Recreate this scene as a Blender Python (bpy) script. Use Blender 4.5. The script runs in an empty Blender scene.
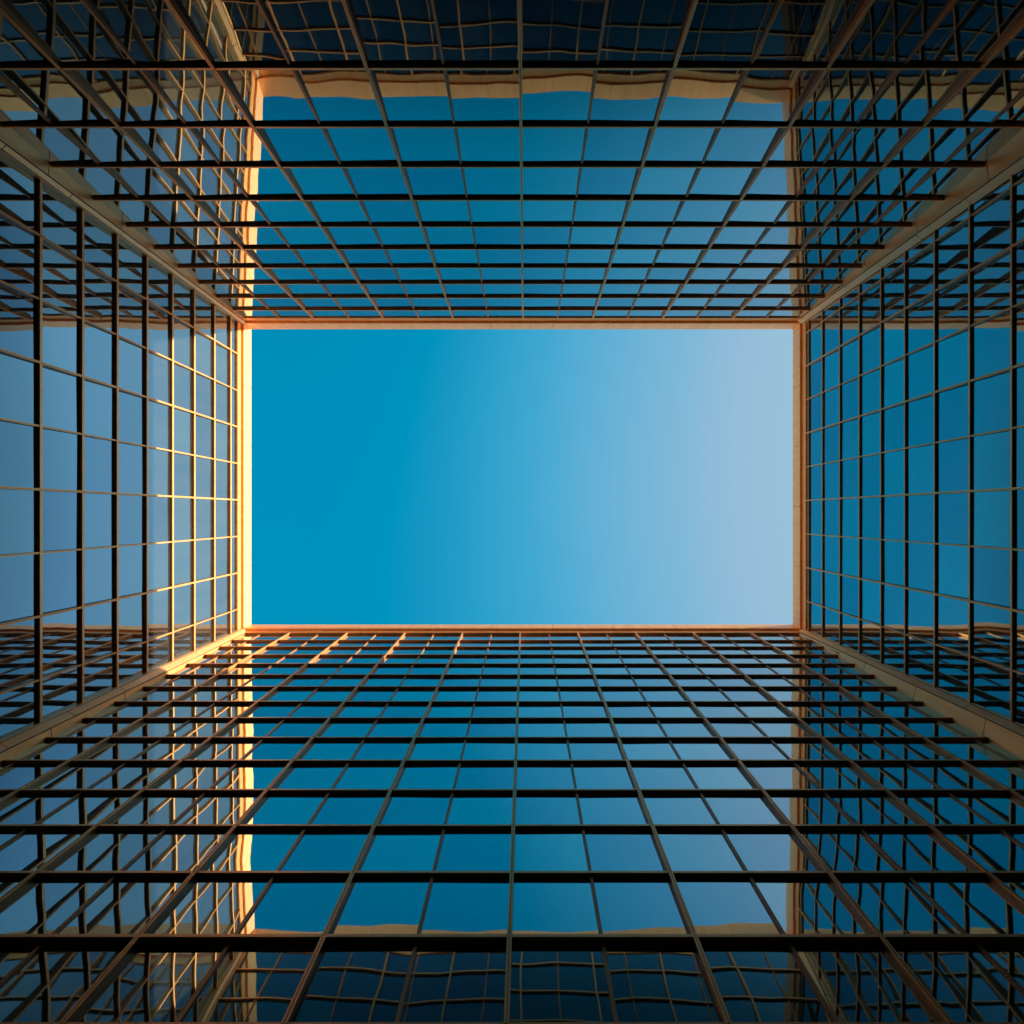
import bpy, math, random
from mathutils import Vector
random.seed(7)
R = math.radians
S = bpy.context.scene
COL = S.collection

# ------------------------------------------------------------------ scale
CX, CY = 524.0, 508.0          # where the zenith falls in the picture
F = 683.0                      # focal length in pixels (24 mm on a 36 mm sensor)
H = 50.0                       # height of the roof edge above the lens
CAMZ = 1.6
PX = H / F                     # metres for one unit of plan
HG = -CAMZ / H                 # ground, in fractions of H

# ------------------------------------------------------------------ node helpers
def new_mat(name):
    m = bpy.data.materials.new(name); m.use_nodes = True
    nt = m.node_tree; nt.nodes.clear()
    out = nt.nodes.new('ShaderNodeOutputMaterial')
    b = nt.nodes.new('ShaderNodeBsdfPrincipled')
    nt.links.new(b.outputs[0], out.inputs[0])
    return m, nt, b, out

def metal(name, c1, c2, metallic, rough, bump=0.0, streak=True):
    m, nt, b, out = new_mat(name)
    L = nt.links.new
    geo = nt.nodes.new('ShaderNodeNewGeometry')
    mp = nt.nodes.new('ShaderNodeMapping'); L(geo.outputs['Position'], mp.inputs['Vector'])
    mp.inputs['Scale'].default_value = (2.2, 2.2, 0.35)
    n = nt.nodes.new('ShaderNodeTexNoise'); n.inputs['Scale'].default_value = 1.3; n.inputs['Detail'].default_value = 6
    L(mp.outputs[0], n.inputs['Vector'])
    n2 = nt.nodes.new('ShaderNodeTexNoise'); n2.inputs['Scale'].default_value = 14; n2.inputs['Detail'].default_value = 3
    L(geo.outputs['Position'], n2.inputs['Vector'])
    ad = nt.nodes.new('ShaderNodeMath'); ad.operation = 'MULTIPLY_ADD'
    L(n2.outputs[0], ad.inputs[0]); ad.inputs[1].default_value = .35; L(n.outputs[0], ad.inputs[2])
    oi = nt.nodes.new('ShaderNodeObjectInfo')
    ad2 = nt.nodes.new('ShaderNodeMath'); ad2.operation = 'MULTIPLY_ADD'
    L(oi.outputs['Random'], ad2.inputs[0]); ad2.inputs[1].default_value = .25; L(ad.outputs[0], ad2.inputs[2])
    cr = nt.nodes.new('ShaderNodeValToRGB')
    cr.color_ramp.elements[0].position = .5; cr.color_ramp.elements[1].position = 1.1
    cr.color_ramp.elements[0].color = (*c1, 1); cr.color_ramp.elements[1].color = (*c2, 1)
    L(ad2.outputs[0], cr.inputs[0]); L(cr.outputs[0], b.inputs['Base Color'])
    mr = nt.nodes.new('ShaderNodeMapRange'); L(n2.outputs[0], mr.inputs[0])
    mr.inputs['From Min'].default_value = .3; mr.inputs['From Max'].default_value = .7
    mr.inputs['To Min'].default_value = rough - .07; mr.inputs['To Max'].default_value = rough + .1
    L(mr.outputs[0], b.inputs['Roughness'])
    b.inputs['Metallic'].default_value = metallic
    b.inputs['Specular IOR Level'].default_value = .25
    return m

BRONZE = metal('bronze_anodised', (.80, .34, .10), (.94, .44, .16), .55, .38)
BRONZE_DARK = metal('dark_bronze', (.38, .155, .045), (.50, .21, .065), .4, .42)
CLAD = metal('bronze_cladding', (.84, .38, .13), (.96, .49, .21), .45, .42)
GROOVE = metal('joint_sealant', (.03, .022, .016), (.045, .032, .022), 0, .7)
COREM = metal('dark_wall', (.02, .02, .022), (.035, .035, .037), 0, .8)
ROOFM = metal('roof_felt', (.12, .11, .10), (.18, .17, .16), 0, .9)
PAVE = metal('dark_paving', (.030, .028, .026), (.05, .047, .043), 0, .8)

def glass_mat():
    m, nt, b, out = new_mat('coated_glass')
    L = nt.links.new
    geo = nt.nodes.new('ShaderNodeNewGeometry')
    oi = nt.nodes.new('ShaderNodeObjectInfo')
    a = nt.nodes.new('ShaderNodeMath'); a.operation = 'ADD'
    L(geo.outputs['Random Per Island'], a.inputs[0]); L(oi.outputs['Random'], a.inputs[1])
    w = nt.nodes.new('ShaderNodeMath'); w.operation = 'MULTIPLY'; w.inputs[1].default_value = 37.0
    L(a.outputs[0], w.inputs[0])
    def wav(scale, amp):
        n = nt.nodes.new('ShaderNodeTexNoise'); n.noise_dimensions = '4D'
        n.inputs['Scale'].default_value = scale; n.inputs['Detail'].default_value = 0.0
        L(geo.outputs['Position'], n.inputs['Vector']); L(w.outputs[0], n.inputs['W'])
        s = nt.nodes.new('ShaderNodeVectorMath'); s.operation = 'SUBTRACT'
        L(n.outputs['Color'], s.inputs[0]); s.inputs[1].default_value = (.5, .5, .5)
        k = nt.nodes.new('ShaderNodeVectorMath'); k.operation = 'SCALE'; k.inputs['Scale'].default_value = amp
        L(s.outputs[0], k.inputs[0]); return k
    k1 = wav(.42, WAVE1); k2 = wav(1.3, WAVE2)
    s1 = nt.nodes.new('ShaderNodeVectorMath'); s1.operation = 'ADD'
    L(k1.outputs[0], s1.inputs[0]); L(k2.outputs[0], s1.inputs[1])
    s2 = nt.nodes.new('ShaderNodeVectorMath'); s2.operation = 'ADD'
    L(s1.outputs[0], s2.inputs[0]); L(geo.outputs['Normal'], s2.inputs[1])
    nn = nt.nodes.new('ShaderNodeVectorMath'); nn.operation = 'NORMALIZE'; L(s2.outputs[0], nn.inputs[0])
    L(nn.outputs[0], b.inputs['Normal'])
    # the metallic coating, its tint a little different on each pane
    cr = nt.nodes.new('ShaderNodeValToRGB')
    cr.color_ramp.elements[0].color = (*GLASS_A, 1); cr.color_ramp.elements[1].color = (*GLASS_B, 1)
    fr = nt.nodes.new('ShaderNodeMath'); fr.operation = 'FRACT'; L(w.outputs[0], fr.inputs[0])
    L(fr.outputs[0], cr.inputs[0]); L(cr.outputs[0], b.inputs['Base Color'])
    b.inputs['Metallic'].default_value = 1.0
    b.inputs['Roughness'].default_value = 0.012
    # reflectance of the coating against the angle of incidence: weak face on, strong at grazing
    lw = nt.nodes.new('ShaderNodeLayerWeight'); lw.inputs['Blend'].default_value = .5
    fc = nt.nodes.new('ShaderNodeFloatCurve'); cvp = fc.mapping.curves[0]
    pts = [(0, .07), (.30, .13), (.40, .30), (.48, .52), (.62, .62), (.75, .68), (.88, .80), (1, 1)]
    while len(cvp.points) < len(pts): cvp.points.new(.5, .5)
    for p, xy in zip(cvp.points, pts): p.location = xy
    fc.mapping.update()
    L(lw.outputs['Facing'], fc.inputs['Value'])
    dk = nt.nodes.new('ShaderNodeBsdfDiffuse'); dk.inputs['Color'].default_value = (.006, .010, .014, 1)
    mg = nt.nodes.new('ShaderNodeMixShader')
    L(fc.outputs[0], mg.inputs[0]); L(dk.outputs[0], mg.inputs[1]); L(b.outputs[0], mg.inputs[2])
    # a thin film of dust that catches the sun
    d = nt.nodes.new('ShaderNodeBsdfDiffuse')
    n = nt.nodes.new('ShaderNodeTexNoise'); n.inputs['Scale'].default_value = .9; n.inputs['Detail'].default_value = 5
    mp = nt.nodes.new('ShaderNodeMapping'); mp.inputs['Scale'].default_value = (1.8, 1.8, .3)
    L(geo.outputs['Position'], mp.inputs['Vector']); L(mp.outputs[0], n.inputs['Vector'])
    d.inputs['Color'].default_value = (.42, .40, .37, 1)
    mr = nt.nodes.new('ShaderNodeMapRange'); L(n.outputs[0], mr.inputs[0])
    mr.inputs['From Min'].default_value = .3; mr.inputs['From Max'].default_value = .7
    mr.inputs['To Min'].default_value = DUST * .6; mr.inputs['To Max'].default_value = DUST * 1.4
    mx = nt.nodes.new('ShaderNodeMixShader')
    L(mr.outputs[0], mx.inputs[0]); L(mg.outputs[0], mx.inputs[1]); L(d.outputs[0], mx.inputs[2])
    L(mx.outputs[0], out.inputs[0])
    return m
WAVE1, WAVE2, DUST = .013, .003, .030
GLASS_A, GLASS_B = (.55, .74, .86), (.76, .95, 1.0)
GLASS = glass_mat()

# ------------------------------------------------------------------ object helpers
def empty(name, loc, label, cat, group=None):
    o = bpy.data.objects.new(name, None); COL.objects.link(o)
    o.location = loc; o.empty_display_size = 1.0
    o['label'] = label; o['category'] = cat
    if group: o['group'] = group
    return o

class MB:
    """collects sheared boxes and prisms and links them as ONE mesh object"""
    def __init__(s, mapf): s.v = []; s.f = []; s.m = mapf
    def hexa(s, pts):                         # 8 points: bottom ring 0-3, top ring 4-7
        i = len(s.v); s.v += pts
        s.f += [(i+3,i+2,i+1,i), (i+4,i+5,i+6,i+7)] + [(i+k, i+(k+1)%4, i+4+(k+1)%4, i+4+k) for k in range(4)]
    def box(s, u0, u1, d0, d1, h0, h1):
        m = s.m
        s.hexa([m(u0,d0,h0), m(u1,d0,h0), m(u1,d1,h0), m(u0,d1,h0), m(u0,d0,h1), m(u1,d0,h1), m(u1,d1,h1), m(u0,d1,h1)])
    def quad(s, pts):
        i = len(s.v); s.v += pts; s.f.append((i, i+1, i+2, i+3))
    def prism(s, prof, h0, h1, m=None):
        m = m or s.m; n = len(prof); i = len(s.v)
        s.v += [m(x, y, h0) for x, y in prof] + [m(x, y, h1) for x, y in prof]
        s.f += [tuple(range(i+n-1, i-1, -1)), tuple(range(i+n, i+2*n))]
        s.f += [(i+k, i+(k+1)%n, i+n+(k+1)%n, i+n+k) for k in range(n)]
    def build(s, name, mat, parent=None, kind=None, label=None, bevel=0):
        me = bpy.data.meshes.new(name)
        off = parent_loc(parent)
        me.from_pydata([tuple(Vector(p) - off) for p in s.v], [], s.f)
        me.validate()
        import bmesh
        bm = bmesh.new(); bm.from_mesh(me); bmesh.ops.recalc_face_normals(bm, faces=bm.faces)
        if bevel: bmesh.ops.bevel(bm, geom=bm.edges, offset=bevel, segments=1, affect='EDGES')
        bm.to_mesh(me); bm.free()
        me.materials.append(mat)
        o = bpy.data.objects.new(name, me); COL.objects.link(o)
        if parent: o.parent = parent
        if kind: o['kind'] = kind
        if label: o['label'] = label
        return o
def parent_loc(p):
    off = Vector((0, 0, 0))
    while p: off += p.location; p = p.parent
    return off

def world(qx, qy, V, h):
    return (PX * ((V[0]-CX)*h + qx - V[0]), PX * ((V[1]-CY)*h + qy - V[1]), CAMZ + H*h)

# ------------------------------------------------------------------ the four wings
XL, XR, YT, YB = 251.3, 792.6, 329.3, 624.5     # inner faces of the roof edge
GD = 4.2                                        # how far the glass lies behind them
WINGS = {
 'T': dict(V=(525, 527), rim=YT, span=(XL, XR), org=523.0, mod=33.3, tip=1.3, ft=.0012,
      rows=[.9187,.869,.819,.768,.7166,.663,.609,.553,.4975,.434], step=.060, tilt=3.1, sgn=-1, ax='y',
      label="wide glass wing at the photo's top, gold roof edge mirrored across its panes"),
 'B': dict(V=(525, 496), rim=YB, span=(XL, XR), org=520.4, mod=27.57, tip=2.5, ft=.0012,
      rows=[.910,.871,.827,.782,.734,.688,.638,.591,.543,.4957,.4459,.3976,.348,.2964], step=.049, tilt=-.3, sgn=1, ax='y',
      label="wide glass wing at the photo's bottom, narrow panes, wavy gold streaks mirrored at left"),
 'L': dict(V=(505, 514), rim=XL, span=(YT, YB), org=500.5, mod=34.9, tip=1.9, ft=.0024,
      rows=[.932,.880,.823,.769,.714,.659,.605,.550], step=.055, tilt=1.6, sgn=-1, ax='x',
      label='narrow glass wing on the left whose upper rows of bronze mullions blaze in the sun'),
 'R': dict(V=(550, 515), rim=XR, span=(YT, YB), org=501.1, mod=32.1, tip=2.2, ft=.0014,
      rows=[.948,.8996,.8454,.792,.740,.690,.6367,.5835,.5303], step=.053, tilt=2.2, sgn=1, ax='x',
      label='narrow shaded glass wing on the right reflecting deep blue sky behind dull bronze mullions'),
}
GRP = 'glass office wings around the courtyard'

def img(p):
    z = p[2] - CAMZ
    if z <= .5: return (9e9, 9e9)
    return (CX + p[0]*F/z, CY + p[1]*F/z)

YAW = -1.6            # the panes of the top wing bow very slightly
def make_wing(key):
    w = WINGS[key]; V = w['V']; rim = w['rim']; sg = w['sgn']
    def m(u, d, h):
        qx, qy = (u, rim + sg*d) if w['ax'] == 'y' else (rim + sg*d, u)
        return world(qx, qy, V, h)
    a, b = w['span']; ua, ub = a - GD, b + GD                   # the wall runs from glass corner to glass corner
    # lean differs between walls: let panes run on a little at the foot; the corner piers cover the joint
    root = empty('office_wing', m((a+b)/2, 0, HG), w['label'], 'building', GRP)
    rows = list(w['rows']); EX = 16
    while rows[-1] - w['step'] > HG + .01: rows.append(rows[-1] - w['step'])
    TOP = .957
    # body and roof
    q = MB(m); q.box(ua-EX-4, ub+EX+4, GD+1.6, GD+170, HG, .992); q.build('wall', COREM, root)
    q = MB(m); q.box(ua-3, ub+3, 9.0, GD+168, .9925, .997); q.build('roof', ROOFM, root)
    # coping in two steps, in lengths with open joints
    nseg = 9 if w['ax'] == 'y' else 5
    e = .12
    q = MB(m)
    for i in range(nseg):
        s0 = a + (b-a)*i/nseg; s1 = a + (b-a)*(i+1)/nseg
        q.box(s0+(e if i else -.2), s1-(e if i < nseg-1 else -.2), 0, 9.2, .9712, 1.0)
    cp = q.build('coping', CLAD, root, bevel=.012)
    q = MB(m); q.box(a, b, .5, 9.0, .973, .9985); q.build('joint', GROOVE, cp)
    q = MB(m); q.box(a-3, b+3, 2.3, 2.9, .958, .9708); q.build('lower_fascia', BRONZE, root)
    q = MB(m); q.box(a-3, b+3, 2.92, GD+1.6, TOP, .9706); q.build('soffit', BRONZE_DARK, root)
    # fins with a pale drip edge
    for i, h in enumerate(rows):
        tip = w['tip']
        if key == 'B' and i == 13: tip = 2.0
        t = w['ft']
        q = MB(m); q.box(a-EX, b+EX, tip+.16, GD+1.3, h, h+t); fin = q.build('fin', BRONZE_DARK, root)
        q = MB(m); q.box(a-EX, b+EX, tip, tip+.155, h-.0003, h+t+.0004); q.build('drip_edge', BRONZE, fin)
    # mullions
    k0 = math.ceil((ua + 1.5 - w['org'])/w['mod']); k1 = math.floor((ub - 1.5 - w['org'])/w['mod'])
    us = [w['org'] + w['mod']*k for k in range(k0, k1+1)]
    hs = [TOP] + rows + [HG]
    for k, u in zip(range(k0, k1+1), us):
        major = (k % 2 == 0) or w['ax'] == 'x'
        side = w['ax'] == 'x'
        if major:
            hw = .62 if side else .72
            if side and k % 2: hw = .5
            d0 = w['tip'] - (.5 if not side else .3); q = MB(m)
            if side and k % 2: d0 += .5
            for hi, lo in zip(hs[:-1], hs[1:]):                 # one length per storey, 20 mm joints
                q.box(u-hw, u-hw*.22, d0, d0+.5, lo+.0002, hi-.0002)
                q.box(u+hw*.22, u+hw, d0, d0+.5, lo+.0002, hi-.0002)
            mu = q.build('mullion', BRONZE, root)
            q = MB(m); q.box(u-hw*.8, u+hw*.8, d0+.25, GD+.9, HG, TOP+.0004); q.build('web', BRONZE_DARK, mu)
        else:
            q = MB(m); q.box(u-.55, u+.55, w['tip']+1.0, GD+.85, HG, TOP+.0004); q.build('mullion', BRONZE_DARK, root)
    # panes, each one set a touch differently
    edges = [ua-EX] + us + [ub+EX]
    panes = []
    for u0, u1 in zip(edges[:-1], edges[1:]):
        for hi, lo in zip(hs[:-1], hs[1:]):
            uc, hc = (u0+u1)/2, (hi+lo)/2
            ti = math.tan(R(w['tilt'] + random.gauss(0, .15))); ya = math.tan(R(random.gauss(0, .15) + (YAW*(uc-(a+b)/2)/271*(1-hc)/.55 if key == 'T' else 0)))
            def D(u, h): return GD - sgn_t*((h-hc)*F*ti) + (u-uc)*ya
            sgn_t = 1
            pts = [m(u, D(u, h), h) for u, h in ((u0, lo), (u1, lo), (u1, hi), (u0, hi))]
            ip = [img(p) for p in pts]
            xs = [min(1024, max(0, p[0])) for p in ip]; ys = [min(1024, max(0, p[1])) for p in ip]
            if lo <= .02: area = 0
            else:
                area = abs(sum(xs[i]*ys[(i+1)%4] - xs[(i+1)%4]*ys[i] for i in range(4)))/2
            panes.append((area, pts))
    panes.sort(key=lambda t: -t[0])
    for ar, pts in panes[:100]:
        if ar <= 0: continue
        q = MB(m); q.quad(pts); o = q.build('window_pane', GLASS, root); fix(o, root, w)
    q = MB(m)
    for ar, pts in panes[100:]: q.quad(pts)
    o = q.build('window_pane', GLASS, root, kind='stuff'); fix(o, root, w)
    return root

def fix(o, root, w):
    """turn every pane to face the courtyard"""
    n = Vector((0, -w['sgn'], 0)) if w['ax'] == 'y' else Vector((-w['sgn'], 0, 0))
    me = o.data
    for p in me.polygons:
        if p.normal.dot(n) < 0: p.flip()
    me.update()

for k in 'TBLR': make_wing(k)

# ------------------------------------------------------------------ corner piers
# visible profile from the long wing's glass, over the chamfer, to the side wing's glass; then the back corner
PIERS = [
 ((505, 514), [(254.6, 322.0), (254.0, 327.9), (251.5, 330.6), (244.0, 329.6)], (235, 313),
  'dull gold bronze corner pier between the top wing and the sunlit left wing'),
 ((545, 503), [(787.6, 322.0), (789.0, 326.2), (794.0, 329.8), (800.0, 330.6)], (810, 313),
  'dull gold bronze corner pier between the top wing and the shaded right wing'),
 ((508, 505), [(257.6, 632.0), (256.6, 627.6), (252.0, 624.6), (244.0, 625.0)], (235, 641),
  'bronze corner pier at lower left, its upper end cream white in the sun'),
 ((550, 516), [(787.4, 632.0), (790.0, 627.4), (795.0, 625.0), (800.0, 624.6)], (812, 643),
  'brown bronze corner pier at lower right between the bottom and right wings'),
]
def make_pier(V, P, back, label):
    top, left = back[1] < 450, back[0] < 500
    wy, wx = WINGS['T' if top else 'B'], WINGS['L' if left else 'R']
    gy = wy['rim'] + wy['sgn']*(GD+.5); gx = wx['rim'] + wx['sgn']*(GD+.5)
    def pt(i, h):                       # plan position of a profile corner at a height; the ends stay on the glass
        x, y, z = world(*P[i], V, h)
        if i == 0: y = world(0, gy, wy['V'], h)[1]
        if i == 3: x = world(gx, 0, wx['V'], h)[0]
        return Vector((x, y))
    def bkp(h): return Vector(world(back[0], back[1], (wx['V'][0], wy['V'][1]), h)[:2])
    def skin(i, h):
        A, B = pt(i, h), pt(i+1, h); t = (B-A).normalized(); g = .45*PX
        A2 = A + t*(g if i else -.2*PX); B2 = B - t*(g if i < 2 else -.2*PX)
        n = Vector((-t.y, t.x))
        if n.dot(bkp(h)-A) < 0: n = -n
        return [A2, B2, B2 + n*.5*PX, A2 + n*.5*PX]
    def core(h):
        b = bkp(h); return [pt(i, h) + (b-pt(i, h)).normalized()*.45*PX for i in range(4)]
    def solid(q, fn, h0, h1):
        lo = [(p.x, p.y, CAMZ+H*h0) for p in fn(h0)]; hi = [(p.x, p.y, CAMZ+H*h1) for p in fn(h1)]
        q.hexa(lo + hi)
    c = (pt(0, HG) + pt(3, HG))/2
    root = empty('corner_pier', (c.x, c.y, 0), label, 'pier', 'bronze corner piers of the courtyard')
    q = MB(None); solid(q, core, HG, .9695); q.build('core', GROOVE, root)
    for i, nm in enumerate(['side_cladding', 'corner_cladding', 'side_cladding']):
        q = MB(None); h = .9695; st = (.105, .0777, .093)[i]
        while h > HG + .001:
            lo = max(HG, h - st); solid(q, lambda hh: skin(i, hh), lo + .0005, h); h = lo
        q.build(nm, CLAD if i == 1 else BRONZE, root, bevel=.01)
    return root
for p in PIERS: make_pier(*p)

# ------------------------------------------------------------------ ground
q = MB(lambda x, y, z: (x, y, z)); q.quad([(-400, -400, 0), (400, -400, 0), (400, 400, 0), (-400, 400, 0)])
g = q.build('ground', PAVE, None, kind='structure')

# ------------------------------------------------------------------ light
EL, AZ = 18.5, 6.0        # sun: height, and how far from the picture's right towards its top
sun_dir = Vector((math.cos(R(EL))*math.cos(R(AZ)), -math.cos(R(EL))*math.sin(R(AZ)), math.sin(R(EL))))
sd = bpy.data.lights.new('sun', 'SUN'); sd.energy = 5.0; sd.angle = R(.5); sd.color = (1.0, .87, .66)
so = bpy.data.objects.new('sun', sd); COL.objects.link(so)
so.rotation_euler = sun_dir.to_track_quat('Z', 'Y').to_euler(); so.location = (60, 0, 80)

W = bpy.data.worlds.new('World'); S.world = W; W.use_nodes = True
nt = W.node_tree; nt.nodes.clear()
out = nt.nodes.new('ShaderNodeOutputWorld'); bg = nt.nodes.new('ShaderNodeBackground')
sky = nt.nodes.new('ShaderNodeTexSky'); sky.sky_type = 'NISHITA'; sky.sun_disc = False
sky.sun_elevation = R(EL); sky.sun_rotation = R(90 + AZ); sky.altitude = 100
sky.air_density = 1.0; sky.dust_density = 1.0; sky.ozone_density = 1.0
SKY = .12
vm = nt.nodes.new('ShaderNodeVectorMath'); vm.operation = 'SCALE'; vm.inputs['Scale'].default_value = 1.0
nt.links.new(sky.outputs[0], vm.inputs[0])
cv = nt.nodes.new('ShaderNodeRGBCurve'); cm = cv.mapping; cm.use_clip = False
def curve(c, pts):
    while len(c.points) < len(pts): c.points.new(.5, .5)
    for p, (x, y) in zip(c.points, pts): p.location = (x, y); p.handle_type = 'AUTO_CLAMPED'
K = 1/SKY                       # curves work on the sky's own numbers, scaled into 0..1 by 0.12
vm.inputs['Scale'].default_value = SKY
E = 2**-.5                      # the sky is set against the exposure of the picture
def sc(p): return [(x, y*E) for x, y in p]
curve(cm.curves[0], sc([(0, 0), (.0595, .0), (.0635, .012), (.0687, .028), (.076, .060), (.0856, .10), (.108, .155), (.19, .14), (.5, .50), (1.25, 1.9)]))
curve(cm.curves[1], sc([(0, .10), (.0936, .140), (.0971, .152), (.1021, .178), (.1092, .196), (.12, .217), (.1331, .237), (.1613, .268), (.252, .325), (.5, .55), (1.17, 1.35)]))
curve(cm.curves[2], sc([(0, .19), (.1617, .255), (.1673, .275), (.1758, .302), (.1876, .320), (.2048, .335), (.2238, .342), (.265, .350), (.376, .49), (.6, .58), (1.12, 1.0)]))
cm.update()
tc = nt.nodes.new('ShaderNodeTexCoord')         # the sky deepens away from the sun
dt = nt.nodes.new('ShaderNodeVectorMath'); dt.operation = 'DOT_PRODUCT'
nt.links.new(tc.outputs['Generated'], dt.inputs[0]); dt.inputs[1].default_value = (math.cos(R(AZ)), -math.sin(R(AZ)), 0)
dm = nt.nodes.new('ShaderNodeMapRange'); nt.links.new(dt.outputs['Value'], dm.inputs[0])
dm.inputs['From Min'].default_value = -1; dm.inputs['From Max'].default_value = .1
dm.inputs['To Min'].default_value = .72; dm.inputs['To Max'].default_value = 1
vs = nt.nodes.new('ShaderNodeVectorMath'); vs.operation = 'SCALE'
d2 = nt.nodes.new('ShaderNodeVectorMath'); d2.operation = 'DOT_PRODUCT'    # and a little to either side of the sun's path
nt.links.new(tc.outputs['Generated'], d2.inputs[0]); d2.inputs[1].default_value = (math.sin(R(AZ)), math.cos(R(AZ)), 0)
p2 = nt.nodes.new('ShaderNodeMath'); p2.operation = 'MULTIPLY'; nt.links.new(d2.outputs['Value'], p2.inputs[0]); nt.links.new(d2.outputs['Value'], p2.inputs[1])
p0 = nt.nodes.new('ShaderNodeMath'); p0.operation = 'MULTIPLY_ADD'; nt.links.new(d2.outputs['Value'], p0.inputs[0]); p0.inputs[1].default_value = .10; p0.inputs[2].default_value = 1.0
p3 = nt.nodes.new('ShaderNodeMath'); p3.operation = 'MULTIPLY_ADD'; nt.links.new(p2.outputs[0], p3.inputs[0]); p3.inputs[1].default_value = -.80; nt.links.new(p0.outputs[0], p3.inputs[2])
p4 = nt.nodes.new('ShaderNodeMath'); p4.operation = 'MULTIPLY'; nt.links.new(p3.outputs[0], p4.inputs[0]); nt.links.new(dm.outputs[0], p4.inputs[1])
nt.links.new(vm.outputs[0], vs.inputs[0]); nt.links.new(p4.outputs[0], vs.inputs['Scale'])
nt.links.new(vs.outputs[0], cv.inputs['Color'])
vm2 = nt.nodes.new('ShaderNodeVectorMath'); vm2.operation = 'SCALE'; vm2.inputs['Scale'].default_value = K
nt.links.new(cv.outputs[0], vm2.inputs[0]); sx = nt.nodes.new('ShaderNodeSeparateXYZ'); nt.links.new(tc.outputs['Generated'], sx.inputs[0])   # unseen warm glow added low in the sky to brighten the roof edges
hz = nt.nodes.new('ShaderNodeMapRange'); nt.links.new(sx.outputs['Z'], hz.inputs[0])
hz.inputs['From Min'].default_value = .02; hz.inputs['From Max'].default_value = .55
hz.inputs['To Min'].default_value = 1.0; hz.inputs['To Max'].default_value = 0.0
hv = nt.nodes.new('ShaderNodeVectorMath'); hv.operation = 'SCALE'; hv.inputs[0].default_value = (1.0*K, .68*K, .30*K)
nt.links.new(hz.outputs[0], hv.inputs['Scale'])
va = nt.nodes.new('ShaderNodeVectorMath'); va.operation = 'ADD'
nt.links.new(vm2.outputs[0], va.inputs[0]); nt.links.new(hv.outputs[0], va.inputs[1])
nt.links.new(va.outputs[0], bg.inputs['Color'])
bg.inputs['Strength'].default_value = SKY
nt.links.new(bg.outputs[0], out.inputs[0])

# ------------------------------------------------------------------ camera
cd = bpy.data.cameras.new('camera'); cam = bpy.data.objects.new('camera', cd); COL.objects.link(cam)
cam.location = (0, 0, CAMZ); cam.rotation_euler = (math.pi, 0, 0)
cd.sensor_width = 36; cd.lens = 36*F/1024
cd.shift_x = -(CX-512)/1024; cd.shift_y = -(512-CY)/1024
cd.clip_end = 5000; cd.clip_start = .05
S.camera = cam
S.view_settings.view_transform = 'Standard'; S.view_settings.look = 'None'
S.view_settings.exposure = 1.5; S.view_settings.gamma = 1
S.render.engine = 'CYCLES'
S.cycles.max_bounces = 12; S.cycles.glossy_bounces = 8; S.cycles.diffuse_bounces = 4
